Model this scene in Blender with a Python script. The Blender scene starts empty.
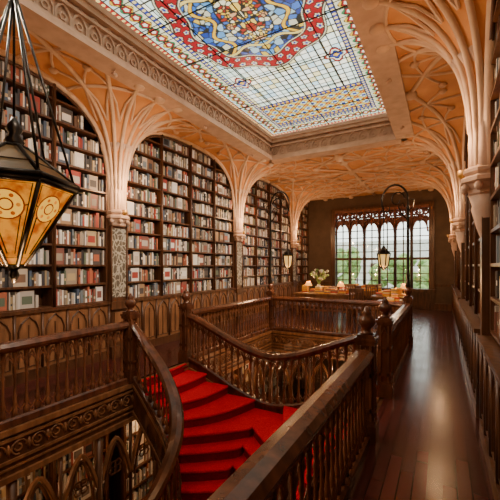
import bpy, math, random
import numpy as np
from mathutils import Vector
random.seed(7); rng=np.random.RandomState(3)
pi=math.pi
# ------------------------------------------------------------ materials
def newmat(n):
    m=bpy.data.materials.new(n); m.use_nodes=True
    nt=m.node_tree; b=nt.nodes['Principled BSDF']; return m,nt,b
def tex_mat(name,c1,c2,rough=.5,scale=(1,1,1),ns=6,bump=.0,detail=6,metal=0,spec=.5):
    m,nt,b=newmat(name); N=nt.nodes; L=nt.links
    tc=N.new('ShaderNodeTexCoord'); mp=N.new('ShaderNodeMapping'); mp.inputs['Scale'].default_value=scale
    no=N.new('ShaderNodeTexNoise'); no.inputs['Scale'].default_value=ns; no.inputs['Detail'].default_value=detail
    cr=N.new('ShaderNodeValToRGB'); cr.color_ramp.elements[0].color=(*c1,1); cr.color_ramp.elements[1].color=(*c2,1)
    cr.color_ramp.elements[0].position=.35; cr.color_ramp.elements[1].position=.68
    L.new(tc.outputs['Object'],mp.inputs[0]); L.new(mp.outputs[0],no.inputs['Vector']); L.new(no.outputs['Fac'],cr.inputs[0])
    L.new(cr.outputs[0],b.inputs['Base Color'])
    b.inputs['Roughness'].default_value=rough; b.inputs['Metallic'].default_value=metal
    b.inputs['Specular IOR Level'].default_value=spec
    if bump:
        bp=N.new('ShaderNodeBump'); bp.inputs['Strength'].default_value=bump; bp.inputs['Distance'].default_value=.02
        L.new(no.outputs['Fac'],bp.inputs['Height']); L.new(bp.outputs[0],b.inputs['Normal'])
    return m
WOOD=tex_mat('dark_wood',(.050,.019,.008),(.13,.052,.022),.36,(1,1,.15),14,.15)
WOODR=tex_mat('rail_wood',(.055,.019,.010),(.14,.050,.024),.27,(1,1,.3),12,.05)
WOODM=tex_mat('mid_wood',(.15,.064,.026),(.30,.135,.058),.42,(1,1,.2),12,.15)
BALW=tex_mat('baluster_wood',(.095,.036,.017),(.21,.083,.039),.3,(1,1,.3),12,.05)
PLAST=tex_mat('moulded_plaster',(.52,.35,.255),(.66,.465,.35),.7,(1,1,1),5,.2)
VAULT_LIT=tex_mat('vault_plaster_warm_lit',(.60,.26,.08),(.76,.37,.13),.7,(1,1,1),3,.1)  # beige plaster with the orange of warm light put into its colour
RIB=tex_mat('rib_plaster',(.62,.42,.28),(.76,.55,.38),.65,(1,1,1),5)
WALLM=tex_mat('wall_paint',(.09,.055,.035),(.13,.08,.05),.7,(1,1,1),3)
IRON=tex_mat('iron',(.012,.010,.009),(.03,.025,.02),.4,(1,1,1),10,metal=.7)
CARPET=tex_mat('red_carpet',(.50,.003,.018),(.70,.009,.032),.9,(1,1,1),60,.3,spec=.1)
CARP_SHADE=tex_mat('red_carpet_shaded_riser',(.20,.001,.007),(.32,.003,.013),.9,(1,1,1),60,.3,spec=.1)  # same carpet as the treads, riser shade put into a darker colour
STONE=tex_mat('outdoor_stone',(.5,.5,.46),(.7,.7,.66),.8)
LEAF=tex_mat('foliage',(.10,.20,.05),(.35,.5,.18),.8,(1,1,1),3)
GOLD=tex_mat('gold_trim',(.45,.25,.06),(.6,.38,.12),.4,metal=.6)
CERAM=tex_mat('ceramic',(.5,.5,.45),(.7,.7,.62),.3)
def ornament():
    m,nt,b=newmat('painted_ornament'); N=nt.nodes; L=nt.links
    tc=N.new('ShaderNodeTexCoord'); mp=N.new('ShaderNodeMapping'); mp.inputs['Scale'].default_value=(1,1,.7)
    v=N.new('ShaderNodeTexVoronoi'); v.feature='DISTANCE_TO_EDGE'; v.inputs['Scale'].default_value=15
    no=N.new('ShaderNodeTexNoise'); no.inputs['Scale'].default_value=7; 
    mx=N.new('ShaderNodeMixRGB'); mx.inputs[0].default_value=.12
    cr=N.new('ShaderNodeValToRGB'); cr.color_ramp.elements[0].color=(.42,.40,.34,1); cr.color_ramp.elements[1].color=(.11,.09,.065,1)
    cr.color_ramp.elements[0].position=.06; cr.color_ramp.elements[1].position=.13
    L.new(tc.outputs['Object'],mp.inputs[0]); L.new(mp.outputs[0],mx.inputs[1]); L.new(mp.outputs[0],no.inputs['Vector']); L.new(no.outputs['Color'],mx.inputs[2])
    L.new(mx.outputs[0],v.inputs['Vector']); L.new(v.outputs['Distance'],cr.inputs[0]); L.new(cr.outputs[0],b.inputs['Base Color'])
    b.inputs['Roughness'].default_value=.5; return m
ORN=ornament()
def floor_mat():
    m,nt,b=newmat('floor_boards'); N=nt.nodes; L=nt.links
    tc=N.new('ShaderNodeTexCoord'); mp=N.new('ShaderNodeMapping'); mp.inputs['Rotation'].default_value=(0,0,pi/2)
    br=N.new('ShaderNodeTexBrick'); br.inputs['Scale'].default_value=1; br.inputs['Brick Width'].default_value=2.2; br.inputs['Row Height'].default_value=.10
    br.inputs['Mortar Size'].default_value=.005
    br.inputs['Color1'].default_value=(.050,.011,.010,1); br.inputs['Color2'].default_value=(.095,.022,.018,1); br.inputs['Mortar'].default_value=(.006,.002,.002,1)
    no=N.new('ShaderNodeTexNoise'); no.inputs['Scale'].default_value=3
    mr=N.new('ShaderNodeMapRange'); mr.inputs[3].default_value=.14; mr.inputs[4].default_value=.30
    L.new(tc.outputs['Object'],mp.inputs[0]); L.new(mp.outputs[0],br.inputs['Vector']); L.new(br.outputs['Color'],b.inputs['Base Color'])
    L.new(tc.outputs['Object'],no.inputs['Vector']); L.new(no.outputs['Fac'],mr.inputs[0]); L.new(mr.outputs[0],b.inputs['Roughness'])
    bp=N.new('ShaderNodeBump'); bp.inputs['Strength'].default_value=.4; bp.inputs['Distance'].default_value=.01
    L.new(br.outputs['Fac'],bp.inputs['Height']); bp.invert=True; L.new(bp.outputs[0],b.inputs['Normal'])
    return m
FLOOR=floor_mat()
def attr_mat(name,emit=0,rough=.55):
    m,nt,b=newmat(name); N=nt.nodes; L=nt.links
    a=N.new('ShaderNodeVertexColor'); a.layer_name='Col'
    if emit:
        b.inputs['Base Color'].default_value=(.02,.02,.02,1)
        L.new(a.outputs[0],b.inputs['Emission Color']); b.inputs['Emission Strength'].default_value=emit; b.inputs['Roughness'].default_value=.3
    else:
        L.new(a.outputs[0],b.inputs['Base Color']); b.inputs['Roughness'].default_value=rough
    return m
BOOK=attr_mat('book_covers'); SKYGLASS=attr_mat('stained_glass',2.7)
def emit(name,c,s):
    m,nt,b=newmat(name); b.inputs['Base Color'].default_value=(*[v*.5 for v in c],1); b.inputs['Emission Color'].default_value=(*c,1); b.inputs['Emission Strength'].default_value=s; return m
def amber():
    m,nt,b=newmat('amber_glass'); N=nt.nodes; L=nt.links
    tc=N.new('ShaderNodeTexCoord'); v=N.new('ShaderNodeTexNoise'); v.inputs['Scale'].default_value=14; v.inputs['Detail'].default_value=3
    cr=N.new('ShaderNodeValToRGB'); e=cr.color_ramp.elements
    e[0].color=(.50,.075,.002,1); e[1].color=(1,.36,.02,1); e[0].position=.35; e[1].position=.62
    L.new(tc.outputs['Object'],v.inputs['Vector']); L.new(v.outputs['Fac'],cr.inputs[0]); L.new(cr.outputs[0],b.inputs['Emission Color']); b.inputs['Base Color'].default_value=(.16,.05,.005,1)
    b.inputs['Emission Strength'].default_value=.85; b.inputs['Roughness'].default_value=.5; b.inputs['Specular IOR Level'].default_value=.2; return m
AMBER=amber(); CREAM=emit('cream_glass',(1,.58,.16),1.0); YELG=emit('yellow_glass',(1,.50,.04),1.1)
def glassm():
    m,nt,b=newmat('clear_glass'); nt.nodes.remove(b); N=nt.nodes
    t=N.new('ShaderNodeBsdfTransparent'); t.inputs[0].default_value=(.95,.98,.95,1); g=N.new('ShaderNodeBsdfGlossy'); g.inputs['Roughness'].default_value=.05
    mx=N.new('ShaderNodeMixShader'); mx.inputs[0].default_value=.06
    nt.links.new(t.outputs[0],mx.inputs[1]); nt.links.new(g.outputs[0],mx.inputs[2]); nt.links.new(mx.outputs[0],N['Material Output'].inputs[0]); return m
GLASS=glassm()
# ------------------------------------------------------------ builder
class B:
    def __init__(s): s.v=[];s.f=[];s.m=[];s.c=[];s.s=[]
    def add(s,vs,fs,m=0,col=None,sm=False):
        o=len(s.v); s.v.extend(vs)
        for f in fs: s.f.append(tuple(i+o for i in f)); s.m.append(m); s.c.append(col or (.5,.5,.5)); s.s.append(sm)
    def box(s,x0,x1,y0,y1,z0,z1,m=0,col=None):
        s.add([(x0,y0,z0),(x1,y0,z0),(x1,y1,z0),(x0,y1,z0),(x0,y0,z1),(x1,y0,z1),(x1,y1,z1),(x0,y1,z1)],
          [(0,3,2,1),(4,5,6,7),(0,1,5,4),(1,2,6,5),(2,3,7,6),(3,0,4,7)],m,col)
    def lathe(s,prof,c,m=0,seg=10,rot=0,sx=1,sy=1,sm=True):
        vs=[];fs=[]
        for r,z in prof:
            for i in range(seg):
                a=rot+2*pi*i/seg; vs.append((c[0]+r*math.cos(a)*sx,c[1]+r*math.sin(a)*sy,c[2]+z))
        for j in range(len(prof)-1):
            for i in range(seg):
                k=(i+1)%seg; fs.append((j*seg+i,j*seg+k,(j+1)*seg+k,(j+1)*seg+i))
        fs.append(tuple(reversed(range(seg)))); fs.append(tuple(range((len(prof)-1)*seg,len(prof)*seg)))
        s.add(vs,fs,m,None,sm)
    def tube(s,pts,r,m=0,seg=6,closed=False):
        P=[Vector(p) for p in pts]; n=len(P); vs=[];fs=[]
        rr=r if isinstance(r,(list,tuple)) else [r]*n
        for i in range(n):
            a=P[(i-1)%n] if (closed or i>0) else P[i]; b=P[(i+1)%n] if (closed or i<n-1) else P[i]
            t=(b-a); t=t.normalized() if t.length>1e-9 else Vector((0,0,1))
            u=t.cross(Vector((0,0,1)))
            if u.length<.05: u=t.cross(Vector((0,1,0))) if abs(t.y)<.9 else t.cross(Vector((1,0,0)))
            if i>0 and u.dot(lu)<0 and abs(u.normalized().dot(lu))>.5: u=-u
            u.normalize(); w=t.cross(u).normalized(); lu=u
            for k in range(seg):
                g=2*pi*(k+.5)/seg; vs.append(tuple(P[i]+u*math.cos(g)*rr[i]+w*math.sin(g)*rr[i]))
        m_=n if closed else n-1
        for i in range(m_):
            j=(i+1)%n
            for k in range(seg):
                l=(k+1)%seg; fs.append((i*seg+k,i*seg+l,j*seg+l,j*seg+k))
        if not closed: fs.append(tuple(reversed(range(seg)))); fs.append(tuple(range((n-1)*seg,n*seg)))
        s.add(vs,fs,m,None,seg>5)
    def sweep(s,path,prof,m=0,dz=0):
        n=len(path); k=len(prof); vs=[];fs=[]
        for i in range(n):
            a=path[max(i-1,0)]; b=path[min(i+1,n-1)]; tx,ty=b[0]-a[0],b[1]-a[1]; l=math.hypot(tx,ty) or 1; nx,ny=ty/l,-tx/l
            for (p,q) in prof: vs.append((path[i][0]+nx*p,path[i][1]+ny*p,path[i][2]+q+dz))
        for i in range(n-1):
            for j in range(k):
                l=(j+1)%k; fs.append((i*k+j,i*k+l,(i+1)*k+l,(i+1)*k+j))
        fs.append(tuple(range(k))); fs.append(tuple(reversed(range((n-1)*k,n*k)))); s.add(vs,fs,m)
    def build(s,name,mats,col=False):
        me=bpy.data.meshes.new(name); me.from_pydata(s.v,[],s.f)
        for m in mats: me.materials.append(m)
        me.polygons.foreach_set('material_index',s.m); me.polygons.foreach_set('use_smooth',s.s)
        if col:
            ca=me.color_attributes.new('Col','FLOAT_COLOR','CORNER'); arr=[]
            for f,c in zip(s.f,s.c): arr.extend([c[0],c[1],c[2],1.0]*len(f))
            ca.data.foreach_set('color',arr)
        me.update(); o=bpy.data.objects.new(name,me); bpy.context.scene.collection.objects.link(o); return o
# ------------------------------------------------------------ dimensions
XL,XR=-5.35,.42; VL,VR=-4.0,-.65; XC=(VL+VR)/2; SC=-2.465
YB=15.0; YN=-2.2; VY0,VY1=-.2,8.2; GZ=-4.0
SPR=2.6; TOP=4.7; BAY=4.35; SKZ=5.25; SX0,SX1,SY0,SY1=-4.07,-.86,0.0,8.4
PIL=[0.0,4.35,8.7,13.05]
P_EX=3.2; RR=2.03; R0=.14
def vz(r):
    s_=min(max((r-R0)/RR,0),1); return SPR+(TOP-SPR)*(1-(1-s_)**P_EX)**(1/P_EX)
# ------------------------------------------------------------ shell
b=B(); T=.3
b.box(XL-.35,VL,YN,YB,-T,0); b.box(VR,XR+.35,YN,YB,-T,0); b.box(VL,VR,VY1,YB,-T,0); b.box(VL,VR,YN,VY0,-T,0)
b.build('floor',[FLOOR])
b=B(); b.box(XL-.35,XR+.35,YN,YB,GZ-.2,GZ); b.build('floor_lower',[FLOOR])
b=B(); b.box(XL-.55,XL-.35,YN-.2,YB+.2,GZ-.2,5.6); b.build('wall_left',[WALLM])
b=B(); b.box(XR+.35,XR+.55,YN-.2,YB+.2,GZ-.2,5.6); b.build('wall_right',[WALLM])
b=B(); b.box(XL-.35,XR+.35,YN-.2,YN,GZ-.2,5.6); b.build('wall_front',[WALLM])
WX0,WX1,WZ0,WZ1=-4.1,-.45,.8,4.0
b=B(); b.box(XL-.35,WX0,YB,YB+.3,GZ-.2,5.6); b.box(WX1,XR+.35,YB,YB+.3,GZ-.2,5.6); b.box(WX0,WX1,YB,YB+.3,GZ-.2,WZ0); b.box(WX0,WX1,YB,YB+.3,WZ1,5.6)
b.build('wall_back',[WALLM])
b=B(); b.box(XL-.55,SX0-.2,YN-.2,YB+.3,5.6,5.7); b.box(SX1+.2,XR+.55,YN-.2,YB+.3,5.6,5.7); b.box(SX0-.2,SX1+.2,SY1+.2,YB+.3,5.6,5.7); b.box(SX0-.2,SX1+.2,YN-.2,SY0-.2,5.6,5.7)
b.build('ceiling',[PLAST])
b=B(); b.box(XL,XR,YB-.04,YB,0,.25); b.box(XL,WX0-.2,YB-.03,YB,.9,1.0); b.box(WX1+.2,XR,YB-.03,YB,.9,1.0); b.build('baseboard_back',[WOOD])
# ------------------------------------------------------------ vault
vb=B(); rb=B()
def fan(cx,cy,sgn,kpos,kneg):
    def reach(phi):
        c=math.cos(phi); s_=math.sin(phi); W=kpos if s_>1e-6 else kneg
        hy=BAY/2
        if cy>12 and s_>0: hy=YB-cy
        if cy<1 and s_<0: hy=-YN
        return min(hy/abs(s_) if abs(s_)>1e-6 else 1e9, W/c if c>1e-6 else 1e9)
    def pt(phi,r,dz=0): return (cx+sgn*r*math.cos(phi),cy+r*math.sin(phi),vz(r)+dz)
    for side in (1,-1):
        W=kpos if side>0 else kneg; hy=BAY/2
        if cy>12 and side>0: hy=YB-cy
        if cy<1 and side<0: hy=-YN
        ca=math.atan2(hy,W); angs=sorted(set([i*pi/2/28 for i in range(29)]+[ca])); angs[0]=1e-5; angs[-1]=pi/2-1e-5
        n=30; vs=[];fs=[]
        for a in angs:
            R=reach(side*a)
            for i in range(n):
                q=(i/(n-1))**2.6; r=R0*.95+(R-R0*.95)*q; vs.append(pt(side*a,r))
        for j in range(len(angs)-1):
            for i in range(n-1):
                fs.append((j*n+i,j*n+i+1,(j+1)*n+i+1,(j+1)*n+i))
        vb.add(vs,fs,0,None,True)
    for k in range(-4,5):
        phi=k*pi/8
        if abs(k)==4: phi=k/4*(pi/2-.001)
        R=reach(phi); pts=[]
        for i in range(26):
            q=(i/25)**2.6; pts.append(pt(phi,R0+(R-R0)*q,-.012))
        rb.tube(pts,.06 if abs(k)==4 else .036,0,6)
        if abs(k)<4:
            p=pt(phi,R-.03,-.03); rb.lathe([(.02,-.06),(.08,-.045),(.10,-.01),(.09,.03)],p,0,8)
    for rc in (1.0,1.75,2.5):
        run=[]
        for i in range(-40,41):
            phi=i/40*(pi/2-.01)
            if rc<reach(phi): run.append(pt(phi,rc,-.012))
            else:
                if len(run)>1: rb.tube(run,.024,0,5)
                run=[]
        if len(run)>1: rb.tube(run,.024,0,5)
    for k in range(-4,4):
        p0=(k+.5)*pi/8
        for (ra,rb_) in ((.5,1.0),(1.38,1.0),(1.38,1.75),(2.1,1.75),(2.1,2.5),(2.8,2.5)):
            for e in (-1,1):
                pa=p0; pb=p0+e*pi/16
                if rb_<reach(pb)-.02 and ra<reach(pa)-.02 and abs(pb)<pi/2-.02:
                    rb.tube([pt(pa+(pb-pa)*t,ra+(rb_-ra)*t,-.012) for t in (0,.5,1)],.020,0,5)
        for ra in (1.38,2.1):
            if ra<reach(p0)-.1: rb.lathe([(.01,-.06),(.05,-.04),(.07,0)],pt(p0,ra,-.02),0,6)
WB=SC-XL
for i,y in enumerate(PIL):
    kp=SX0-.15-XL if y<8 else WB; kn=SX0-.15-XL if y>1 else WB
    if y>12: kn=WB
    fan(XL,y,1,kp,kn)
    WBr=XR-SC
    kp=XR-SX1-.15 if y<8 else WBr; kn=XR-SX1-.15 if y>1 else WBr
    if y>12: kn=WBr
    fan(XR,y,-1,kp,kn)
vo=vb.build('ceiling_vault',[VAULT_LIT])
rb.tube([(SC,SY1+.3,TOP-.02),(SC,YB,TOP-.02)],.05,0,6)
for y in (BAY*2.5,):
    rb.tube([(XL,y,TOP-.02),(XR,y,TOP-.02)],.05,0,6)
for y in (9.3,10.875,12.4,13.9):
    rb.lathe([(.02,-.13),(.07,-.12),(.10,-.05),(.16,-.03),(.16,.02)],(SC,y,TOP-.02),0,10)
    for e in (-1,1):
        rb.tube([(SC,y,TOP-.03),(SC+e*.9,y+.75,TOP-.03)],.03,0,5); rb.tube([(SC,y,TOP-.03),(SC+e*.9,y-.75,TOP-.03)],.03,0,5)
        rb.lathe([(.02,-.08),(.06,-.07),(.10,-.02),(.10,.02)],(SC+e*.9,y+.75,TOP-.03),0,8)
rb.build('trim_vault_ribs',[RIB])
# ------------------------------------------------------------ skylight frame / frieze
b=B()
def frieze(p0,p1,n):
    L=math.hypot(p1[0]-p0[0],p1[1]-p0[1]); tx,ty=(p1[0]-p0[0])/L,(p1[1]-p0[1])/L
    def bar(d0,d1,z0,z1,m=0):
        c=[]
        for (x,y) in (p0,p1):
            c.append((x+n[0]*d0,y+n[1]*d0)); c.append((x+n[0]*d1,y+n[1]*d1))
        vs=[(c[0][0],c[0][1],z0),(c[2][0],c[2][1],z0),(c[3][0],c[3][1],z0),(c[1][0],c[1][1],z0)]
        vs+=[(x,y,z1) for x,y,_ in vs]
        b.add(vs,[(0,3,2,1),(4,5,6,7),(0,1,5,4),(1,2,6,5),(2,3,7,6),(3,0,4,7)],m)
    bar(.07,.3,4.62,5.6); bar(-.06,.3,5.14,5.22); bar(-.03,.3,5.06,5.14); bar(-.05,.32,4.58,4.64); bar(-.01,.3,4.64,4.71); bar(.0,.1,4.96,5.0)
    k=int(L/.22)
    for i in range(k):
        s0=(i+.5)*L/k; w=L/k*.46
        def q(a,z): return (p0[0]+tx*(s0+a)+n[0]*.04,p0[1]+ty*(s0+a)+n[1]*.04,z)
        b.tube([q(-w,4.72),q(-w,4.84),q(-w*.55,4.92),q(0,4.96),q(w*.55,4.92),q(w,4.84),q(w,4.72)],.018,0,4)
        b.tube([q(.045*math.cos(g),4.81+.045*math.sin(g)) for g in [j*pi/3 for j in range(6)]],.015,0,4,True)
        b.tube([q(-w,5.0),q(0,5.05),q(w,5.0)],.013,0,4)
frieze((SX0,SY0),(SX0,SY1),(-1,0)); frieze((SX1,SY0),(SX1,SY1),(1,0)); frieze((SX0-.04,SY1),(SX1+.04,SY1),(0,1)); frieze((SX0-.04,SY0),(SX1+.04,SY0),(0,-1))
b.build('trim_skylight_frieze',[PLAST])
def crackle(a,bb,mask,ns,ext,pal,rs):
    r_=np.random.RandomState(rs); sx=r_.uniform(0,ext[0],ns); sy=r_.uniform(-ext[1],ext[1],ns); ids=r_.randint(0,len(pal),ns)
    A=np.abs(a[mask]); Bv=bb[mask]
    d=np.sqrt((A[:,None]-sx[None])**2+(Bv[:,None]-sy[None])**2); o=np.argpartition(d,1,axis=1)[:,:2]; d1=np.take_along_axis(d,o,1); 
    first=np.where(d1[:,0]<d1[:,1],o[:,0],o[:,1]); gap=np.abs(d1[:,0]-d1[:,1])
    c=np.array(pal)[ids[first]]; c[gap<.014]=(.012,.015,.012); return c
def skycol(a,bb):
    hx=(SX1-SX0)/2; hy=(SY1-SY0)/2
    col=np.zeros(a.shape+(3,)); PW,PH=.13,.15
    h=np.sin(np.floor(a/PW)*12.9898+np.floor(bb/PH)*78.233)*43758.5453; h=h-np.floor(h)
    col[...]=np.array([.70,.77,.68])
    for lo,c in ((.30,(.58,.70,.58)),(.52,(.82,.79,.62)),(.76,(.46,.64,.68)),(.90,(.72,.64,.32))):
        col[h>lo]=c
    def lead(mask): col[mask]=(.012,.015,.012)
    g=(np.abs((a/PW)%1-.5)>.41)|(np.abs((bb/PH)%1-.5)>.42); lead(g)
    RED=(.24,.006,.010);BLU=(.008,.030,.20);YEL=(.58,.32,.02);GRN=(.03,.15,.06);WHT=(.66,.64,.48)
    for s_ in (1,-1):
        y0=s_*3.10
        z=(np.abs(bb-y0)<.56)&(np.abs(a)<hx-.5)
        u1=(a+(bb-y0))/.30; u2=(a-(bb-y0))/.30
        d1=np.abs(u1-np.round(u1)); d2=np.abs(u2-np.round(u2)); dm=np.minimum(d1,d2)
        col[z]=(.46,.54,.48); col[z&(dm<.17)]=(.55,.36,.05); col[z&(d1+d2>.78)]=BLU
        col[z&(np.hypot(d1,d2)<.24)]=RED; col[z&(np.hypot(d1,d2)<.11)]=YEL
        lead(z&(np.abs(dm-.17)<.035)); lead(z&(np.abs(d1+d2-.78)<.04))
        lead((np.abs(np.abs(bb-y0)-.56)<.014)&(np.abs(a)<hx-.5))
        wvy=np.abs(np.abs(bb-y0)-.50)
        e_=(wvy<.05)&(np.abs(a)<hx-.5); col[e_]=BLU; col[e_&(np.hypot(((a/.10)%1-.5)*.10,wvy)<.034)]=YEL; lead((np.abs(np.abs(bb-y0)-.45)<.010)&(np.abs(a)<hx-.5))
    SCL=.93
    th=np.arctan2(bb,a); rr=np.hypot(a,bb*.92)/SCL; lob=1.0+.05*np.cos(8*th); rho=rr/lob
    m=rho<1.27; col[m]=(.50,.46,.30)
    k=34; tt=(th/(2*pi)*k)
    ring=(rho>.93)&(rho<1.22); col[ring]=(.22,.005,.010)
    for rc,ph,rad in ((1.15,0,.056),(1.0,.5,.048)):
        ft2=(tt+ph)-np.floor(tt+ph)-.5; fx=ft2*2*pi*rc/k; fy=rho-rc; an=np.arctan2(fy,fx); fd=np.hypot(fx,fy)/(1+.2*np.cos(5*an))
        col[fd<rad]=(.60,.50,.34); lead(np.abs(fd-rad)<.009); col[fd<rad*.5]=BLU
    for r_ in (1.26,1.22,.93,.89): lead(np.abs(rho-r_)<.011)
    i2=rho<.89
    col[i2]=crackle(a,bb,i2,170,(.92,.92),[(.02,.07,.26),(.03,.11,.34),(.012,.04,.20),(.08,.22,.40),(.25,.36,.40),(.02,.06,.24),(.52,.33,.04),(.45,.42,.28)],5)
    for (fn,wd,cc) in ((np.abs(np.abs(a)-(.52+.09*np.sin(bb*11))),.035,YEL),(np.abs(np.abs(bb)-(.60+.05*np.cos(a*11))),.03,(.60,.44,.12))):
        col[i2&(fn<wd)]=cc; lead(i2&(np.abs(fn-wd)<.008))
    bw=.33*np.sqrt(np.clip(1-(bb/.52)**4,0,1)); sh=(np.abs(a)<bw)&(np.abs(bb)<.52)
    col[sh]=crackle(a,bb,sh,80,(.34,.52),[(.58,.33,.03),(.62,.40,.07),(.62,.56,.36),(.56,.32,.03),(.24,.02,.012),(.04,.10,.28),(.50,.26,.12)],8)
    lead((np.abs(np.abs(a)-bw)<.012)&(np.abs(bb)<.52))
    for sx in (1,-1):
        for sy in (1,-1):
            for (px,py,R_) in ((.92,1.48,.17),):
                d=np.hypot(a-sx*px,bb-sy*py); an=np.arctan2(bb-sy*py,a-sx*px); dd_=d/(1+.22*np.cos(4*an))
                col[dd_<R_]=RED; col[dd_<R_*.78]=WHT; col[dd_<R_*.55]=BLU; col[dd_<R_*.25]=YEL
                for q_ in (R_,R_*.55): lead(np.abs(dd_-q_)<.010)
    de=np.minimum(hx-np.abs(a),hy-np.abs(bb)); al=np.where(hx-np.abs(a)<hy-np.abs(bb),bb,a)
    bo=de<.5; col[bo]=(.56,.54,.34); col[bo&(de<.27)]=(.48,.54,.46)
    p=.17; q=(al/p)%1-.5
    wv=.26+.09*np.sin(al/p*pi); wv2=.26-.09*np.sin(al/p*pi)
    col[bo&(np.abs(de-wv)<.026)]=YEL; col[bo&(np.abs(de-wv2)<.026)]=GRN
    lead(bo&(np.abs(np.abs(de-wv)-.026)<.007)); lead(bo&(np.abs(q)>.45))
    dd=np.hypot(q*p,de-.26); an=np.arctan2(de-.26,q*p); dd=dd/(1+.18*np.cos(5*an))
    col[bo&(dd<.066)]=RED; col[bo&(dd<.034)]=WHT
    lead(bo&(np.abs(dd-.068)<.008))
    q3=(al/.085)%1-.5; 
    e1=(de<.10); col[e1]=RED; col[e1&(np.hypot(q3*.085,de-.05)<.028)]=(.6,.45,.15); col[(de>.42)&(de<.50)]=BLU; col[(de>.42)&(de<.5)&(np.hypot(q3*.085,de-.46)<.025)]=(.62,.46,.18)
    for r_ in (.10,.42,.50): lead(np.abs(de-r_)<.011)
    return col
nx,ny=340,890
xs=np.linspace(SX0,SX1,nx); ys=np.linspace(SY0,SY1,ny); X,Y=np.meshgrid(xs,ys)
col=skycol(X-(SX0+SX1)/2,Y-(SY0+SY1)/2)*(.85+.3*rng.rand(ny,nx,1))
vs=np.stack([X,Y,np.full_like(X,SKZ)],-1).reshape(-1,3)
idx=np.arange(nx*ny).reshape(ny,nx)
fc=np.stack([idx[:-1,:-1],idx[1:,:-1],idx[1:,1:],idx[:-1,1:]],-1).reshape(-1,4)
me=bpy.data.meshes.new('stained_glass_skylight'); me.from_pydata(vs.tolist(),[],fc.tolist()); me.materials.append(SKYGLASS)
ca=me.color_attributes.new('Col','FLOAT_COLOR','POINT'); c4=np.concatenate([col.reshape(-1,3),np.ones((nx*ny,1))],1); ca.data.foreach_set('color',c4.ravel())
o=bpy.data.objects.new('window_skylight',me); bpy.context.scene.collection.objects.link(o)
b=B()
for i in range(1,4): x=SX0+(SX1-SX0)*i/4; b.box(x-.005,x+.005,SY0,SY1,SKZ-.02,SKZ-.005)
for i in range(1,9): y=SY0+(SY1-SY0)*i/9; b.box(SX0,SX1,y-.005,y+.005,SKZ-.022,SKZ-.008)
b.build('trim_skylight_bars',[IRON])
# ------------------------------------------------------------ pilasters
def pilaster(x,y,sgn,left):
    b=B()
    for dy,r in ((0,.15),(-.12,.07),(.12,.07)):
        b.lathe([(r,0),(r*.95,.35),(r*.95,.8),(r*1.02,1.15)],(x+sgn*.03,y+dy,SPR),0,12)
    b.lathe([(.15,-.16),(.17,-.14),(.16,-.10),(.20,-.04),(.24,-.02),(.24,.02),(.19,.05),(.22,.08),(.22,.11),(.14,.16)],(x+sgn*.02,y,SPR),0,8,pi/8,sm=False)
    for i in range(8):
        a=pi/8+i*pi/4; b.lathe([(.01,-.05),(.035,-.03),(.04,.01),(.015,.04)],(x+sgn*.02+.2*math.cos(a),y+.2*math.sin(a),SPR-.07),0,6)
    for i in range(9):
        a=-pi/2+i*pi/8; cx_=x+sgn*(.05+.22*math.cos(a)); cy_=y+.22*math.sin(a)
        b.lathe([(.01,-.11),(.04,-.05),(.075,.02),(.04,.05),(.05,.08),(.01,.12)],(cx_,cy_,SPR+1.30),0,6)
    if left:
        b.box(x-.2,x+.06,y-.19,y+.19,0,SPR-.16,1)
        b.box(x+.06,x+.075,y-.155,y+.155,1.12,SPR-.2,2)
        for dy in (-.175,.175): b.tube([(x+.08,y+dy,.9),(x+.08,y+dy,SPR-.16)],.018,1,8)
        b.box(x-.2,x+.13,y-.2,y+.2,0,.22,1); b.box(x-.2,x+.12,y-.2,y+.2,.9,1.04,1)
        b.box(x+.06,x+.08,y-.1,y+.1,.28,.84,3)
    else:
        b.lathe([(.02,-.75),(.05,-.7),(.04,-.62),(.08,-.5),(.13,-.3),(.12,-.26),(.15,-.16)],(x+sgn*.02,y,SPR),0,10)
        b.box(x-.06,x+.2,y-.1,y+.1,0,SPR-.3,1)
    b.lathe([(.02,0),(.05,.03),(.06,.09),(.05,.09)],(x+sgn*.22,y,SPR+.04),4,8)
    return b.build('pilaster',[PLAST,WOOD,ORN,WOODM,GOLD])
for y in PIL:
    pilaster(XL,y,1,True); pilaster(XR,y,-1,False)
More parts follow.
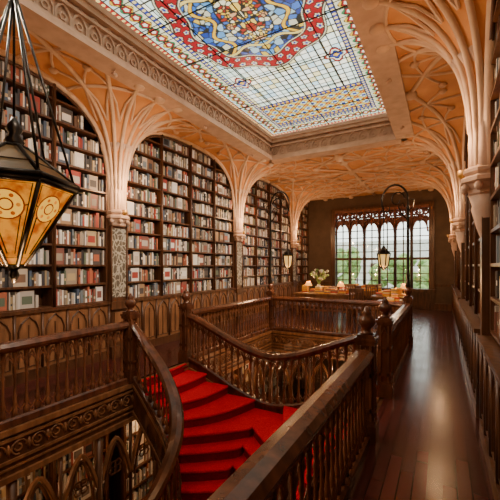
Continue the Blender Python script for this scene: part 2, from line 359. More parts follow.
# ------------------------------------------------------------ bookcases
PAL=[(.68,.64,.56),(.80,.78,.73),(.82,.80,.76),(.52,.45,.36),(.34,.29,.23),(.05,.05,.06),(.08,.07,.07),(.34,.05,.04),(.42,.13,.07),(.07,.11,.18),(.18,.24,.30),(.36,.23,.13),(.20,.11,.07),(.11,.15,.11),(.50,.39,.22),(.76,.74,.71),(.46,.43,.40),(.20,.18,.16),(.24,.09,.07),(.03,.03,.035)]
def books_row(b,xf,sgn,y0,y1,z0,hh,m,depth=.2):
    y=y0+.01
    while y<y1-.03:
        if random.random()<.06:
            w=random.uniform(.14,.22)
            if y+w<y1: 
                c=random.choice(PAL); d=xf-sgn*.06
                b.box(min(d,d-sgn*.02),max(d,d-sgn*.02),y,y+w,z0,z0+hh*.88,m,c)
                c2=random.choice(PAL); e=d+sgn*.003; b.box(min(d,e),max(d,e),y+.03,y+w-.03,z0+hh*.2,z0+hh*.6,m,c2)
            y+=w+.01; continue
        w=random.uniform(.016,.05); h=hh*random.uniform(.58,.90)
        if y+w>y1: break
        c=random.choice(PAL); k=random.uniform(.7,1.1); c=tuple(v*k for v in c)
        d=xf-sgn*random.uniform(.02,.05)
        xa,xb=sorted((d,d-sgn*depth)); b.box(xa,xb,y,y+w*.93,z0,z0+h,m,c)
        if random.random()<.55 and w>.025:
            e=d+sgn*.002; c2=random.choice(PAL[:6]+PAL[13:15]); xa,xb=sorted((d,e)); zz=z0+h*random.uniform(.2,.6); b.box(xa,xb,y+.003,y+w*.93-.003,zz,zz+h*.18,m,c2)
        y+=w
def bookcase(name,xf,sgn,y0,y1,z0,z1,ncol,rowh,arch=None,base=None,baseface=0):
    b=B(); back=xf-sgn*.3
    xa,xb=sorted((xf,back))
    p=sorted((back,back+sgn*.03)); b.box(p[0],p[1],y0,y1,z0,z1,0)
    cw=(y1-y0)/ncol
    for i in range(ncol+1):
        y=y0+cw*i
        zt=z1
        if arch: zt=min(z1,max(arch(y-.03),arch(y+.03))+.12)
        b.box(xa,xb,y-.03,y+.03,z0,zt,0)
        if i not in (0,ncol):
            b.tube([(xf+sgn*.015,y,z0),(xf+sgn*.015,y,zt)],.024,0,8)
    nr=int((z1-z0)/rowh)
    for r in range(nr+1):
        z=z0+r*rowh
        for i in range(ncol):
            ya,yb=y0+cw*i+.025,y0+cw*(i+1)-.025
            if arch:
                while ya<yb and arch(ya)<z+.02: ya+=.03
                while ya<yb and arch(yb)<z+.02: yb-=.03
            if yb-ya<.08: continue
            b.box(xa,xb,ya,yb,z-.016,z+.016,0)
            if r<nr or arch: 
                hh=rowh-.03
                if arch:
                    while ya<yb and arch(ya)<z+hh*.9: ya+=.03
                    while ya<yb and arch(yb)<z+hh*.9: yb-=.03
                if yb-ya>.08 and z+rowh<=z1+.05: books_row(b,xf,sgn,ya,yb,z+.016,hh,1)
    if base:
        bz0,bz1=base; f=xf+sgn*baseface
        xa,xb=sorted((f,back)); b.box(xa,xb,y0,y1,bz0,bz1-.05,2)
        xa2,xb2=sorted((f+sgn*.05,back)); b.box(xa2,xb2,y0,y1,bz1-.05,bz1,0)
        xa2,xb2=sorted((f+sgn*.03,back)); b.box(xa2,xb2,y0,y1,bz0,bz0+.16,0)
        n=max(2,int((y1-y0)/.36)); w=(y1-y0)/n
        for i in range(n+1):
            y=y0+i*w; xx=f+sgn*.01; b.tube([(xx,y,bz0+.16),(xx,y,bz1-.05)],.022,0,6)
        for i in range(n):
            y=y0+(i+.5)*w; q=w*.36; zt=bz1-.1; x=f+sgn*.008
            b.tube([(x,y-q,bz0+.22),(x,y-q,zt-.2),(x,y-q*.7,zt-.09),(x,y,zt),(x,y+q*.7,zt-.09),(x,y+q,zt-.2),(x,y+q,bz0+.22)],.014,0,5,True)
            b.tube([(x,y,bz0+.22),(x,y,zt-.12)],.01,0,4)
    return b.build(name,[WOOD,BOOK,WOODM],True)
def archf(ys):
    return lambda y: vz(min(abs(y-p) for p in PIL))
af=archf(PIL)
spans=[(PIL[0]+.2,PIL[1]-.2),(PIL[1]+.2,PIL[2]-.2),(PIL[2]+.2,PIL[3]-.2),(PIL[3]+.2,YB-.06)]
for i,(a,c) in enumerate(spans):
    n=4 if c-a>3 else 2
    bookcase('bookcase',XL,1,a,c,1.05,4.68,n,.33,af,(0,1.05),.03)
    bookcase('bookcase',XR,-1,a,c,1.05,4.68,n,.33,af,(0,1.0),.06)
bookcase('bookcase',XL,1,YN+.02,PIL[0]-.2,1.05,4.68,2,.33,af,(0,1.05),.03)
bookcase('bookcase',XR,-1,YN+.02,PIL[0]-.2,1.05,4.68,2,.33,af,(0,1.0),.06)
b=B()
for i in range(len(PIL)-1):
    a,c=PIL[i],PIL[i+1]
    for x,s in ((XL,1),(XR,-1)):
        for off,r in ((.0,.04),(.10,.025)):
            pts=[]
            for k in range(81):
                t=.5-.5*math.cos(pi*k/80); y=a+.2+off*.6+(c-a-.4-off*1.2)*t; pts.append((x-s*.0,y,max(af(y)-off,SPR)))
            b.tube(pts,r,0 if off==0 else 1,6)
b.build('trim_wall_arches',[PLAST,WOOD])
for i in range(3):
    a,c=PIL[i]+.2,PIL[i+1]-.2
    bookcase('bookcase',XL,1,a,c,GZ+.9,-.45,4,.36,None,(GZ,GZ+.9),.03)
bookcase('bookcase',XR,-1,4.5,8.5,GZ+.9,-.45,4,.36,None,(GZ,GZ+.9),.03)
# ------------------------------------------------------------ railings
def dens(path,step):
    out=[path[0]]
    for p,q in zip(path[:-1],path[1:]):
        d=math.dist(p[:2],q[:2]); n=max(1,int(d/step))
        for i in range(1,n+1): out.append(tuple(p[k]+(q[k]-p[k])*i/n for k in range(3)))
    return out
def smooth(ctrl,n=10):
    P=[ctrl[0]]+ctrl+[ctrl[-1]]; out=[]
    for i in range(1,len(P)-2):
        for j in range(n):
            t=j/n; a,b_,c,d=P[i-1],P[i],P[i+1],P[i+2]
            out.append(tuple(.5*((2*b_[k])+(-a[k]+c[k])*t+(2*a[k]-5*b_[k]+4*c[k]-d[k])*t*t+(-a[k]+3*b_[k]-3*c[k]+d[k])*t**3) for k in range(3)))
    out.append(tuple(ctrl[-1])); return out
BAL=[(.030,0),(.030,.10),(.016,.13),(.026,.17),(.020,.22),(.013,.32),(.012,.50),(.020,.54),(.013,.57),(.017,.66),(.026,.69),(.017,.72),(.02,.78),(.026,.84),(.026,.9)]
def railing(path,h=.9,sp=.115):
    b=B(); big=[(-.075,-.035),(-.085,0),(-.06,.04),(0,.052),(.06,.04),(.085,0),(.075,-.035)]
    b.sweep(path,big,0,h-.05); b.sweep(path,[(-.045,-.03),(-.045,.0),(.045,.0),(.045,-.03)],0,h-.085)
    b.sweep(path,[(-.05,0),(-.05,.07),(-.03,.09),(.03,.09),(.05,.07),(.05,0)],0,.0)
    cum=[0]
    for p,q in zip(path[:-1],path[1:]): cum.append(cum[-1]+math.dist(p[:2],q[:2]))
    L=cum[-1]; n=max(2,int(L/sp)); 
    def at(s):
        s=min(max(s,0),L)
        for i in range(len(cum)-1):
            if s<=cum[i+1]+1e-9:
                t=(s-cum[i])/max(cum[i+1]-cum[i],1e-9); return tuple(path[i][k]+(path[i+1][k]-path[i][k])*t for k in range(3))
        return path[-1]
    for i in range(n):
        s=(i+.5)*L/n; p=at(s); hh=h-.16
        b.lathe([(r,.07+z/.9*(hh-.0)) for r,z in BAL],p,1,6)
        if i<n-1:
            s2=s+L/n; A=at(s);C=at(s2); M=at(s+L/n/2)
            z=h-.26
            for zz,f in ((z,1),(z-.0,.6)):
                b.tube([(A[0],A[1],A[2]+zz),(A[0]*.75+C[0]*.25,A[1]*.75+C[1]*.25,A[2]*.75+C[2]*.25+zz+.07*f),(M[0],M[1],M[2]+zz+.12*f),(A[0]*.25+C[0]*.75,A[1]*.25+C[1]*.75,A[2]*.25+C[2]*.75+zz+.07*f),(C[0],C[1],C[2]+zz)],.011,1,4)
            z=.22; b.tube([(A[0],A[1],A[2]+z),(M[0],M[1],M[2]+z-.08),(C[0],C[1],C[2]+z)],.010,1,4)
    return b.build('stair_railing',[WOODR,BALW])
def newel(x,y,h=1.3,z=0):
    b=B()
    def sq(r0,z0,z1): b.box(x-r0,x+r0,y-r0,y+r0,z+z0,z+z1)
    sq(.10,0,.16); sq(.085,.16,.20); sq(.07,.2,.95); sq(.085,.28,.32); sq(.085,.62,.66); sq(.09,.93,.97); sq(.10,.97,1.0); sq(.08,1.0,1.03)
    for dx,dy in ((1,0),(-1,0),(0,1),(0,-1)):
        for e in (-.05,.05):
            cx,cy=x+dx*.075+dy*e,y+dy*.075+dx*e; b.box(cx-.01,cx+.01,cy-.01,cy+.01,z+.2,z+.95,1)
        cx,cy=x+dx*.078,y+dy*.078; b.tube([(cx-dy*.05,cy-dx*.05,z+.8),(cx,cy,z+.9),(cx+dy*.05,cy+dx*.05,z+.8)],.01,1,4)
    b.lathe([(.07,1.03),(.045,1.05),(.04,1.08),(.075,1.12),(.085,1.155),(.075,1.19),(.04,1.215),(.05,1.23),(.028,1.26),(.008,h)],(x,y,z),0,12)
    return b.build('newel_post',[WOODR,BALW])
AY,BY=3.5,4.75
for x in (VL,VR):
    for y in (AY,BY,VY1,VY0): newel(x,y)
    railing(dens([(x,VY0+.1,0),(x,AY-.1,0)],.5)); railing(dens([(x,BY+.1,0),(x,VY1-.1,0)],.5))
railing(dens([(VL+.1,VY1,0),(VR-.1,VY1,0)],.5)); railing(dens([(VL+.1,VY0,0),(VR-.1,VY0,0)],.5))
mir=lambda p:(2*XC-p[0],)+tuple(p[1:])
half=[(VL+.1,BY,0),(-3.7,BY+.0,-.06),(-3.35,BY,-.2),(-2.95,BY+.01,-.37),(-2.6,BY+.02,-.48)]
far=half+[(XC,BY+.02,-.52)]+[mir(p) for p in reversed(half)]
farp=smooth(far,8); railing(farp,.86)
inner=[(VL+.1,AY,0),(-3.66,3.53,-.28),(-3.25,3.42,-.56),(-2.88,3.22,-.84),(-2.68,3.0,-1.10),(-2.62,2.75,-1.36),(-2.64,2.45,-1.62),(-2.75,2.1,-1.9),(-2.9,1.75,-2.12),(-2.95,1.3,-2.4)]
innerR=[(VL+.1,AY,0),(-3.74,3.46,-.22),(-3.55,3.32,-.5),(-3.44,3.08,-.9),(-3.40,2.75,-1.36),(-3.38,2.3,-1.75),(-3.36,1.3,-2.4)]
inp=smooth(inner,8); inpR=[mir(p) for p in smooth(innerR,8)]
railing(inp,.86,.11); railing(inpR,.86,.11)
# ------------------------------------------------------------ staircase
F_=.8; RZ=.17*F_
inn=[(-4.1,3.5),(-3.93,3.5),(-3.66,3.52),(-3.42,3.47),(-3.2,3.38),(-3.0,3.27),(-2.84,3.15),(-2.73,3.0),(-2.66,2.83),(-2.63,2.62),(-2.64,2.40),(-2.72,2.15),(-2.82,1.9),(-2.92,1.62)]
innR=[(-4.1,3.5),(-3.93,3.5),(-3.77,3.48),(-3.65,3.42),(-3.56,3.33),(-3.5,3.22),(-3.45,3.08),(-3.42,2.92),(-3.41,2.75),(-3.40,2.55),(-3.39,2.33),(-3.38,2.1),(-3.37,1.85),(-3.36,1.6)]
tc_=3.75
outk=[(0,-4.1,BY),(1,-3.93,BY),(2,-3.42,BY),(3,-2.86,BY),(tc_,XC,BY),(4,XC,4.6),(5,XC,4.22),(6,XC,3.88),(7,XC,3.58),(8,XC,3.28),(9,XC,3.0),(10,XC,2.72),(11,XC,2.44),(12,XC,2.16),(13,XC,1.88)]
while len(inn)<26:
    inn.append((-2.98,inn[-1][1]-.27)); innR.append((-3.36,innR[-1][1]-.27)); outk.append((outk[-1][0]+1,XC,outk[-1][2]-.27))
def lerp_in(arr,t): i=int(t); f=t-i; a,c=arr[i],arr[i+1]; return (a[0]+(c[0]-a[0])*f,a[1]+(c[1]-a[1])*f)
def lerp_out(t):
    for p,q in zip(outk[:-1],outk[1:]):
        if t<=q[0]: f=(t-p[0])/(q[0]-p[0]); return (p[1]+(q[1]-p[1])*f,p[2]+(q[2]-p[2])*f)
M=14
def nose(k,mirror):
    t_=1+(k-1)*F_
    a=lerp_in(innR if mirror else inn,t_); c=lerp_out(t_); dx,dy=c[0]-a[0],c[1]-a[1]; L=math.hypot(dx,dy); nxx,nyy=dy/L,-dx/L
    bow=.16*min(1,t_/3); pts=[]
    for i in range(M+1):
        t=i/M
        o_=bow*math.sin(pi*t) if t_<tc_ else bow*1.4*math.sin(pi/2*t)
        x=a[0]+dx*t+nxx*o_; y=a[1]+dy*t+(nyy*o_ if t_<tc_ else -abs(o_)*.8)
        if t_>=tc_: x=min(x,XC) if i<M else XC
        y=min(y,BY)
        pts.append(((2*XC-x) if mirror else x,y))
    return pts
b=B()
for mirror in (False,True):
    for k in range(1,28):
        A=nose(k,mirror); C=nose(k+1,mirror); z=-RZ*k; t0=1+(k-1)*F_; t1=1+k*F_
        for i in range(M):
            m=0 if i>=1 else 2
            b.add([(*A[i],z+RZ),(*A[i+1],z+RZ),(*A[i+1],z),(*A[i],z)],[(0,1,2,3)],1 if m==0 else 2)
            b.add([(*A[i],z),(*A[i+1],z),(*C[i+1],z),(*C[i],z)],[(0,1,2,3)],m)
            b.add([(*A[i],z-.22),(*A[i+1],z-.22),(*C[i+1],z-.22-RZ),(*C[i],z-.22-RZ)],[(0,1,2,3)],2)
        b.tube([(p[0],p[1],z+RZ-.018) for p in A],.02,0,6)
        if t0<tc_<=t1:
            oc=(XC,BY); b.add([(*A[-1],z),(*oc,z),(*C[-1],z)],[(0,1,2)],0); b.add([(*A[-1],z-.3),(*oc,z-.3),(*C[-1],z-.3)],[(0,1,2)],2)
b.sweep(farp,[(-.05,-.42),(-.05,.03),(.05,.03),(.05,-.42)],2,0)
b.sweep(farp,[(-.065,-.12),(-.065,-.08),(.065,-.08),(.065,-.12)],3,0); b.sweep(farp,[(-.065,-.40),(-.065,-.36),(.065,-.36),(.065,-.40)],3,0)
for ip in (inp,inpR):
    b.sweep(ip,[(-.045,-.45),(-.045,.03),(.045,.03),(.045,-.45)],2,0)
    b.sweep(ip,[(-.06,-.06),(-.06,-.02),(.06,-.02),(.06,-.06)],3,0); b.sweep(ip,[(-.06,-.45),(-.06,-.4),(.06,-.4),(.06,-.45)],3,0)
b.build('staircase',[CARPET,CARP_SHADE,WOODR,WOODM])
# ------------------------------------------------------------ fascia + hanging arcade
b=B()
def fascia(p0,p1,n):
    L=math.hypot(p1[0]-p0[0],p1[1]-p0[1]); tx,ty=(p1[0]-p0[0])/L,(p1[1]-p0[1])/L
    P=lambda s,d,z:(p0[0]+tx*s+n[0]*d,p0[1]+ty*s+n[1]*d,z)
    def bar(d0,d1,z0,z1,m=0):
        vs=[P(0,d0,z0),P(L,d0,z0),P(L,d1,z0),P(0,d1,z0),P(0,d0,z1),P(L,d0,z1),P(L,d1,z1),P(0,d1,z1)]
        b.add(vs,[(0,3,2,1),(4,5,6,7),(0,1,5,4),(1,2,6,5),(2,3,7,6),(3,0,4,7)],m)
    bar(.0,.06,-.55,-.02,0); bar(.06,.10,-.06,-.0,1); bar(.06,.09,-.13,-.10,1); bar(.06,.1,-.55,-.49,1); bar(.06,.085,-.36,-.33,1); bar(.06,.08,-.43,-.41,1)
    k=max(1,int(L/.20))
    for i in range(k):
        s0=(i+.5)*L/k
        b.tube([P(s0+.075*math.cos(g),.066,-.23+.075*math.sin(g)) for g in [j*pi/6 for j in range(10)]],.011,1,5)
        b.tube([P(s0+.035*math.cos(g)-.01,.07,-.23+.035*math.sin(g)) for g in [pi+j*pi/6 for j in range(10)]],.010,1,5)
        q=P(s0+.10,.066,-.23); b.lathe([(.008,-.06),(.02,-.02),(.02,.02),(.008,.06)],q,1,6)
    k=max(1,int(round(L/1.1))); w=L/k
    for i in range(k+1):
        s=i*w; q=P(s,.02,0)
        b.lathe([(.07,GZ),(.07,GZ+.4),(.05,GZ+.45),(.045,-1.9),(.065,-1.85),(.065,-1.75),(.05,-1.7),(.055,-.55)],(q[0],q[1],0),0,8)
    for i in range(k):
        for j in range(2):
            c=i*w+(j+.5)*w/2; hw=w/4
            for off,r in ((0,.03),(.07,.018)):
                pts=[]
                for g in range(13):
                    t=g/12*2-1; pts.append(P(c+t*(hw-off),.03,-1.30-off+ (.6)*(1-abs(t)**1.7)))
                b.tube(pts,r,0 if off else 1,5)
            for g in range(4):
                aa=g*pi/2+pi/4; b.tube([P(c+.06*math.cos(aa)+.05*math.cos(h_),.03,-1.1+.06*math.sin(aa)+.05*math.sin(h_)) for h_ in [j_*pi/3 for j_ in range(6)]],.012,0,4,True)
            if j==0: 
                q=P(i*w+w/2,.03,0); b.tube([(q[0],q[1],-1.9),(q[0],q[1],-.55)],.025,0,6)
        q0,q1=P(i*w,.03,-2.0),P((i+1)*w,.03,-2.0); b.tube([q0,q1],.03,1,6); b.tube([(q0[0],q0[1],-1.9),(q1[0],q1[1],-1.9)],.02,0,6)
fascia((VL,VY0),(VL,VY1),(1,0)); fascia((VR,VY1),(VR,VY0),(-1,0)); fascia((VL,VY1),(VR,VY1),(0,-1)); fascia((VR,VY0),(VL,VY0),(0,1))
b.build('trim_gallery_fascia',[WOOD,WOODM])
# ------------------------------------------------------------ back window
b=B()
b.box(WX0-.2,WX0,YB-.1,YB+.2,WZ0-.2,WZ1+.2); b.box(WX1,WX1+.2,YB-.1,YB+.2,WZ0-.2,WZ1+.2); b.box(WX0-.2,WX1+.2,YB-.12,YB+.2,WZ1,WZ1+.2); b.box(WX0-.25,WX1+.25,YB-.2,YB+.2,WZ0-.14,WZ0)
b.box(WX0-.2,WX1+.2,YB-.06,YB,WZ0-.75,WZ0-.14,0)
n=6; w=(WX1-WX0)/n
for i in range(1,n): 
    x=WX0+i*w; b.box(x-.055,x+.055,YB,YB+.14,WZ0,WZ1); b.tube([(x,YB-.03,WZ0),(x,YB-.03,WZ1)],.04,0,8)
TZ=2.0; b.box(WX0,WX1,YB+.02,YB+.12,TZ-.05,TZ+.05)
for i in range(n):
    x0=WX0+i*w; cx=x0+w/2; hw=w/2-.03
    b.box(cx-.022,cx+.022,YB+.05,YB+.09,WZ0,WZ1)
    for z in np.arange(WZ0+.3,WZ1-.35,.3): b.box(x0,x0+w,YB+.05,YB+.08,z-.017,z+.017)
    zs=3.05; ht=.5; N_=12
    for e in (-1,1):
        bot=[]
        for g in range(N_+1):
            t=g/N_; xx=cx+e*hw*(1-t); zz=zs+ht*math.sin(math.acos(max(0,min(1,(1-t)))))
            bot.append((xx,YB+.01,zz))
        for g in range(N_): b.add([(bot[g][0],YB+.01,3.70),(bot[g+1][0],YB+.01,3.70),bot[g+1],bot[g]],[(0,1,2,3)],1)
        b.tube(bot,.028,1,6)
    for (cc,rr_) in ((cx,.13),(cx-.2,.09),(cx+.2,.09)):
        b.tube([(cc+rr_*math.cos(g),YB+.03,3.85+rr_*math.sin(g)) for g in [j*pi/8 for j in range(16)]],.045,1,5,True)
for i in range(n*2):
    x0=WX0+i*w/2; cx=x0+w/4
    b.tube([(x0,YB-.1,3.50),(cx-.12,YB-.1,3.62),(cx-.06,YB-.1,3.60),(cx,YB-.1,3.80),(cx+.06,YB-.1,3.60),(cx+.12,YB-.1,3.62),(x0+w/2,YB-.1,3.50)],.028,1,6)
    b.tube([(x0,YB-.1,3.40),(x0,YB-.1,WZ1+.1)],.035,1,6)
    b.tube([(x0,YB-.1,4.0),(cx,YB-.1,3.80),(x0+w/2,YB-.1,4.0)],.03,1,6)
    b.tube([(x0,YB-.1,3.75),(cx,YB-.1,3.95),(x0+w/2,YB-.1,3.75)],.025,1,6)
b.box(WX0,WX1,YB-.13,YB-.02,3.98,4.1,1)
b.box(WX0,WX1,YB+.06,YB+.065,WZ0,WZ1,2)
b.build('window_1',[WOOD,tex_mat('tracery_wood',(.16,.055,.04),(.27,.11,.08),.5),GLASS])
b=B(); b.box(-30,30,YB+1,YB+40,GZ-.6,GZ-.4); b.build('ground',[STONE])
def tree(x,y,h,r):
    b=B(); b.tube([(x,y,GZ-.4),(x+.1,y,h*.5),(x,y,h)],[.25,.18,.08],0,8)
    for i in range(40):
        a=random.uniform(0,2*pi); q=random.uniform(0,r); zz=h+random.uniform(-r,r)*.8; s=random.uniform(.3,.7)*r*.5
        cx,cy=x+q*math.cos(a),y+q*math.sin(a)
        b.lathe([(s*.1,-s),(s*.7*random.uniform(.8,1.2),-s*.6),(s,0),(s*.75,s*.6),(s*.1,s)],(cx,cy,zz),1,9)
    b.build('tree',[WOODM,LEAF])
tree(-6.5,23,.8,2.2); tree(-2.8,27,.6,2.0); tree(.5,24,.5,2.1); tree(-10,29,1.2,2.8)
b=B(); b.box(-22,12,40,42,GZ,4.5)
for i in range(12): b.box(-20+i*2.6,-19+i*2.6,39.9,40,0,2,1)
b.build('building_facade',[STONE,WALLM])
# ------------------------------------------------------------ lantern (foreground)
def lantern(cx,cy,zr,R=.29,apex=None,top=SKZ-.05,n=6,name='hanging_lantern'):
    b=B(); rot=.95
    ring=lambda r,z:[(cx+r*math.cos(rot+2*pi*i/n),cy+r*math.sin(rot+2*pi*i/n),z) for i in range(n)]
    zb=zr-R*1.42
    r1=ring(R,zr); r0=ring(.055,zb); r2=ring(R*.2,zr+R*.72); r3=ring(R*1.03,zr+.03)
    for i in range(n):
        j=(i+1)%n
        b.add([r1[i],r1[j],r0[j],r0[i]],[(0,1,2,3)],1); b.add([r3[i],r3[j],r2[j],r2[i]],[(0,1,2,3)],4)
        for a,c,rr in ((r1[i],r0[i],.013),(r1[i],r1[j],.020),(r3[i],r3[j],.018),(r3[i],r2[i],.013),(r2[i],r2[j],.012)): b.tube([a,c],rr,0,6)
        A,C,D0,D1=[Vector(v_) for v_ in (r1[i],r1[j],r0[i],r0[j])]; mid=(A+C)/2; ax=(C-A).normalized(); dn=((D0+D1)/2-mid).normalized()
        nn=ax.cross(dn).normalized(); ctr=mid+dn*R*.46; out_=Vector((ctr.x-cx,ctr.y-cy,0)); nn=nn if nn.dot(out_)>0 else -nn
        disc=lambda q,off,m: b.add([tuple(ctr+nn*off+ax*R*q*math.cos(g)+dn*R*q*math.sin(g)) for g in [k*pi/10 for k in range(20)]],[tuple(range(20))],m)
        disc(.27,.002,5); disc(.245,.003,3); disc(.11,.004,5); disc(.085,.005,3)
        for g in [k*pi/3 for k in range(6)]:
            c_=ctr+nn*.004+ax*R*.175*math.cos(g)+dn*R*.175*math.sin(g)
            b.add([tuple(c_+ax*R*.035*math.cos(h_)+dn*R*.035*math.sin(h_)) for h_ in [k*pi/4 for k in range(8)]],[tuple(range(8))],1)
        def W(u,v): 
            L_=A.lerp(D0,v); R_=C.lerp(D1,v); return tuple(L_.lerp(R_,u)+nn*.004)
        b.tube([W(.08,.05),W(.92,.05),W(.86,.9),W(.14,.9)],.0035,0,4,True)
        for sg in (-1,1):
            b.tube([tuple(ctr+nn*.004+ax*sg*R*.27),W(.5+sg*.42,.28)],.0035,0,4)
            b.tube([tuple(ctr+nn*.004+ax*sg*R*.19+dn*R*.19),W(.5+sg*.2,.85)],.0035,0,4)
        E,F2,G,H=[Vector(v_) for v_ in (r3[i],r3[j],r2[j],r2[i])]
        b.tube([tuple(E.lerp(H,.45)),tuple(F2.lerp(G,.45))],.006,0,4)
        if apex: b.tube([r1[i],(cx,cy,apex)],.008,0,6)
    if apex:
        b.lathe([(.01,-.06),(.04,-.03),(.05,0),(.03,.03),(.01,.06)],(cx,cy,apex),0,8)
    b.lathe([(.035,-.05),(.06,0),(.03,.05),(.05,.08),(.012,.16)],(cx,cy,zr+R*.72+.03),0,8)
    b.tube([(cx,cy,zr+R*.8),(cx,cy,top)],.008,0,6)
    z=(apex or zr+R)+.1
    while apex and z<top-.06:
        b.tube([(cx+.018*math.cos(g),cy,z+.035*math.sin(g)) for g in [k*pi/4 for k in range(8)]],.006,0,4,True); z+=.06
    b.lathe([(.008,-.11),(.03,-.06),(.02,-.03),(.06,0),(.06,.03)],(cx,cy,zb),0,6,rot)
    return b.build(name,[IRON,AMBER,GOLD,YELG,tex_mat('lantern_roof_glass',(.05,.03,.012),(.12,.07,.02),.3),emit('red_glass_ring',(.30,.03,.004),.6)])
lantern(-2.36,1.14,2.20,.35,3.45)
# ------------------------------------------------------------ lamp standards
def lamp(x,y,sx,H=3.3):
    b=B(); z0=1.25
    b.lathe([(.05,z0-.02),(.06,z0+.02),(.04,z0+.1),(.034,z0+.2),(.044,z0+.24),(.030,z0+.28),(.028,H-.5),(.042,H-.46),(.026,H-.42),(.02,H-.3)],(x,y,0),0,8)
    pts=[]
    for k in range(15): 
        a=pi-k*pi/14*1.15; pts.append((x+sx*(.27+.27*math.cos(a)),y,H-.3+.36*math.sin(a)))
    b.tube(pts,.022,0,6)
    ex=pts[-1]
    c=[(ex[0]-sx*.07+sx*.07*math.cos(k*.5),y,ex[2]-.07*math.sin(k*.5)) for k in range(9)]; b.tube(c,.014,0,5)
    b.tube([(x+sx*(.22+.16*math.cos(a)*(1-.06*i)),y,H-.28+.2*math.sin(a)*(1-.06*i)) for i,a in enumerate([pi-.1-k*.55 for k in range(12)])],.015,0,5)
    b.tube([(x,y,H-.75),(x+sx*.12,y,H-.6),(x+sx*.2,y,H-.42),(x+sx*.1,y,H-.36),(x+sx*.06,y,H-.45)],.014,0,5)
    b.tube([(x,y,H-.55),(x-sx*.1,y,H-.45),(x-sx*.12,y,H-.3),(x-sx*.05,y,H-.28)],.014,0,5)
    lx=x+sx*.5
    b.tube([(lx,y,H-.38),(lx,y,2.1)],.010,0,5)
    for i in range(6):
        a=i*pi/3; c_=(lx+.14*math.cos(a),y+.14*math.sin(a)); b.tube([(lx,y,2.14),(c_[0],c_[1],1.98),(lx+.1*math.cos(a),y+.1*math.sin(a),1.72),(lx,y,1.6)],.014,0,5)
        a2=a+pi/3; b.tube([c_+(1.98,),(lx+.14*math.cos(a2),y+.14*math.sin(a2),1.98)],.014,0,5)
    b.lathe([(.02,1.64),(.09,1.71),(.118,1.96)],(lx,y,0),1,6); b.lathe([(.14,1.98),(.05,2.1),(.02,2.16)],(lx,y,0),0,6)
    b.build('lamp_standard',[IRON,CREAM])
    return lx
l1=lamp(VL,VY1,1,3.6); l2=lamp(VR,VY1,-1,3.45)
# ------------------------------------------------------------ furniture
def table(x,y,w,d,h=.78,nb=14):
    b=B(); b.box(x-w/2,x+w/2,y-d/2,y+d/2,h-.05,h); b.box(x-w/2+.05,x+w/2-.05,y-d/2+.05,y+d/2-.05,h-.17,h-.05)
    for sx in (-1,1):
        for sy in (-1,1): b.lathe([(.04,0),(.03,.05),(.045,.12),(.03,.2),(.028,h-.25),(.045,h-.2),(.045,h-.1)],(x+sx*(w/2-.1),y+sy*(d/2-.1),0),0,8)
    b.box(x-w/2+.1,x+w/2-.1,y-.03,y+.03,.15,.2)
    for i in range(nb):
        bx=x+random.uniform(-w/2+.05,w/2-.25); by=y+random.uniform(-d/2+.04,d/2-.28); z=h
        for k in range(random.randint(1,7)):
            t=random.uniform(.02,.045); c=random.choice([(.85,.45,.05),(.8,.30,.03),(.8,.65,.4),(.55,.08,.04),(.85,.55,.1),(.3,.2,.15)]); b.box(bx,bx+.18,by,by+.24,z,z+t*.97,1,c); z+=t
    b.build('display_table',[WOODM,BOOK],True)
table(-3.5,11.4,1.9,.9,nb=20); table(-1.35,11.2,1.1,.7); table(-2.6,13.3,1.5,.7); table(-1.15,9.6,.7,.6,nb=8)
def vase(x,y,z):
    b=B(); b.lathe([(.05,0),(.09,.06),(.1,.14),(.05,.24),(.06,.28)],(x,y,z),0,12)
    for i in range(30):
        a=random.uniform(0,2*pi); r=random.uniform(.08,.4); h=random.uniform(.45,.8); p=(x+r*math.cos(a),y+r*math.sin(a),z+h)
        b.tube([(x,y,z+.25),(x+r*.4*math.cos(a),y+r*.4*math.sin(a),z+.25+h*.4),p],.006,1,4)
        b.lathe([(.005,-.05),(.05,-.01),(.055,.02),(.01,.05)],p,2 if i%2 else 1,6)
    b.build('flower_vase',[CERAM,LEAF,CERAM])
vase(-3.75,11.55,.78)
SHADE=emit('lamp_shade',(1,.38,.05),2.0)
def tlamp(x,y,z):
    b=B(); b.lathe([(.07,0),(.07,.02),(.015,.04),(.015,.25)],(x,y,z),0,10); b.lathe([(.13,.22),(.13,.23),(.06,.38),(.055,.38)],(x,y,z),1,12); b.build('table_lamp',[GOLD,SHADE])
tlamp(-3.0,11.6,.78); tlamp(-4.15,11.6,.78); tlamp(-1.0,11.4,.78)
LEATH=tex_mat('leather',(.05,.02,.01),(.09,.04,.02),.4)
def chair(x,y,rot):
    b=B()
    for sx in (-.2,.2): 
        b.box(sx-.02,sx+.02,-.2,-.16,0,.45); b.box(sx-.02,sx+.02,.17,.21,0,1.05)
    b.box(-.23,.23,-.22,.22,.43,.48,1); b.box(-.2,.2,.17,.2,.95,1.05); b.box(-.2,.2,.175,.195,.55,.6)
    for k in (-.12,-.04,.04,.12): b.box(k-.012,k+.012,.178,.192,.6,.95)
    for sx in (-.2,.2): b.box(sx-.01,sx+.01,-.16,.17,.2,.23)
    o=b.build('wooden_chair',[WOOD,LEATH]); o.location=(x,y,0); o.rotation_euler=(0,0,rot)
chair(-2.2,11.4,1.4); chair(-2.1,10.2,2.9); chair(-2.9,12.3,0.1); chair(-2.2,12.4,-.2)
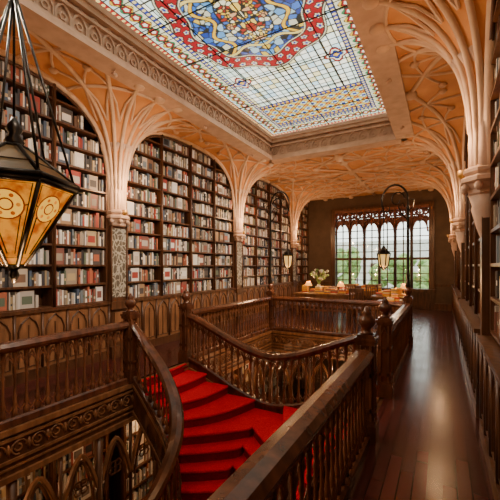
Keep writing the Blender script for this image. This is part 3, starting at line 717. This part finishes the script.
# ------------------------------------------------------------ lights
def point(n,loc,e,c,r=.03):
    l=bpy.data.lights.new(n,'POINT'); l.energy=e; l.color=c; l.shadow_soft_size=r; o=bpy.data.objects.new(n,l); o.location=loc; bpy.context.scene.collection.objects.link(o)
WARM=(1,.56,.26)
for y in PIL:
    point('uplight_bulb',(XL+.55,y,SPR+.5),44,WARM); point('uplight_bulb',(XR-.5,y,SPR+.5),36,WARM)
point('lamp_bulb',(l1,VY1,1.5),30,WARM); point('lamp_bulb',(l2,VY1,1.5),30,WARM)
point('lantern_bulb',(-2.36,1.14,1.5),22,WARM)
for x,y in ((-3.0,11.6),(-4.15,11.6),(-1.0,11.4)): point('table_lamp_bulb',(x,y,1.25),26,(1,.50,.18))
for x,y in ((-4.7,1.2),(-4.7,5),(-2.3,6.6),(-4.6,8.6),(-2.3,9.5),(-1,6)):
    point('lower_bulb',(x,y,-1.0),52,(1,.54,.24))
def spot(loc,tgt,e,c=(1,.82,.63),ang=85):  # added fill light in an invented housing, brightens shelves and walls
    d=(Vector(tgt)-Vector(loc)).normalized()
    b=B(); p=Vector(loc); b.tube([tuple(p-d*.10),tuple(p-d*.02)],[.02,.03],0,10); b.tube([tuple(p-d*.06),(p.x-d.x*.06,p.y-d.y*.06,4.64)],.008,0,6); b.build('fill_spot_housing',[PLAST])
    l=bpy.data.lights.new('fill_spot','SPOT'); l.energy=e; l.color=c; l.shadow_soft_size=.04; l.spot_size=math.radians(ang); l.spot_blend=1
    o=bpy.data.objects.new('fill_spot',l); o.location=loc; o.rotation_euler=d.to_track_quat('-Z','Y').to_euler(); bpy.context.scene.collection.objects.link(o)
for y in (1.2,3.4,5.6,7.6):
    spot((SX1+.10,y,4.50),(XL,y+.6,1.9),430)
    spot((SX0-.10,y,4.50),(XR,y+.8,1.4),240)
spot((-1.2,8.95,4.5),(XL,11,1.6),280); spot((-3.6,8.95,4.5),(XR,11.5,1.2),120)
w=bpy.data.worlds.new('World'); bpy.context.scene.world=w; w.use_nodes=True
bg=w.node_tree.nodes['Background']; sk=w.node_tree.nodes.new('ShaderNodeTexSky'); sk.sky_type='HOSEK_WILKIE'; sk.turbidity=6; sk.sun_direction=(.3,-.5,.7)
mx=w.node_tree.nodes.new('ShaderNodeMixRGB'); mx.inputs[0].default_value=.75; mx.inputs[2].default_value=(1,1,.96,1)
w.node_tree.links.new(sk.outputs[0],mx.inputs[1]); w.node_tree.links.new(mx.outputs[0],bg.inputs[0]); bg.inputs[1].default_value=5.0
# ------------------------------------------------------------ camera
cd=bpy.data.cameras.new('Camera'); cam=bpy.data.objects.new('Camera',cd); bpy.context.scene.collection.objects.link(cam)
cam.location=(0,0,1.7); cam.rotation_euler=(pi/2,0,math.radians(29.45)); cd.sensor_width=36; cd.lens=36*340/500; cd.shift_y=.032; cd.clip_start=.02
bpy.context.scene.camera=cam
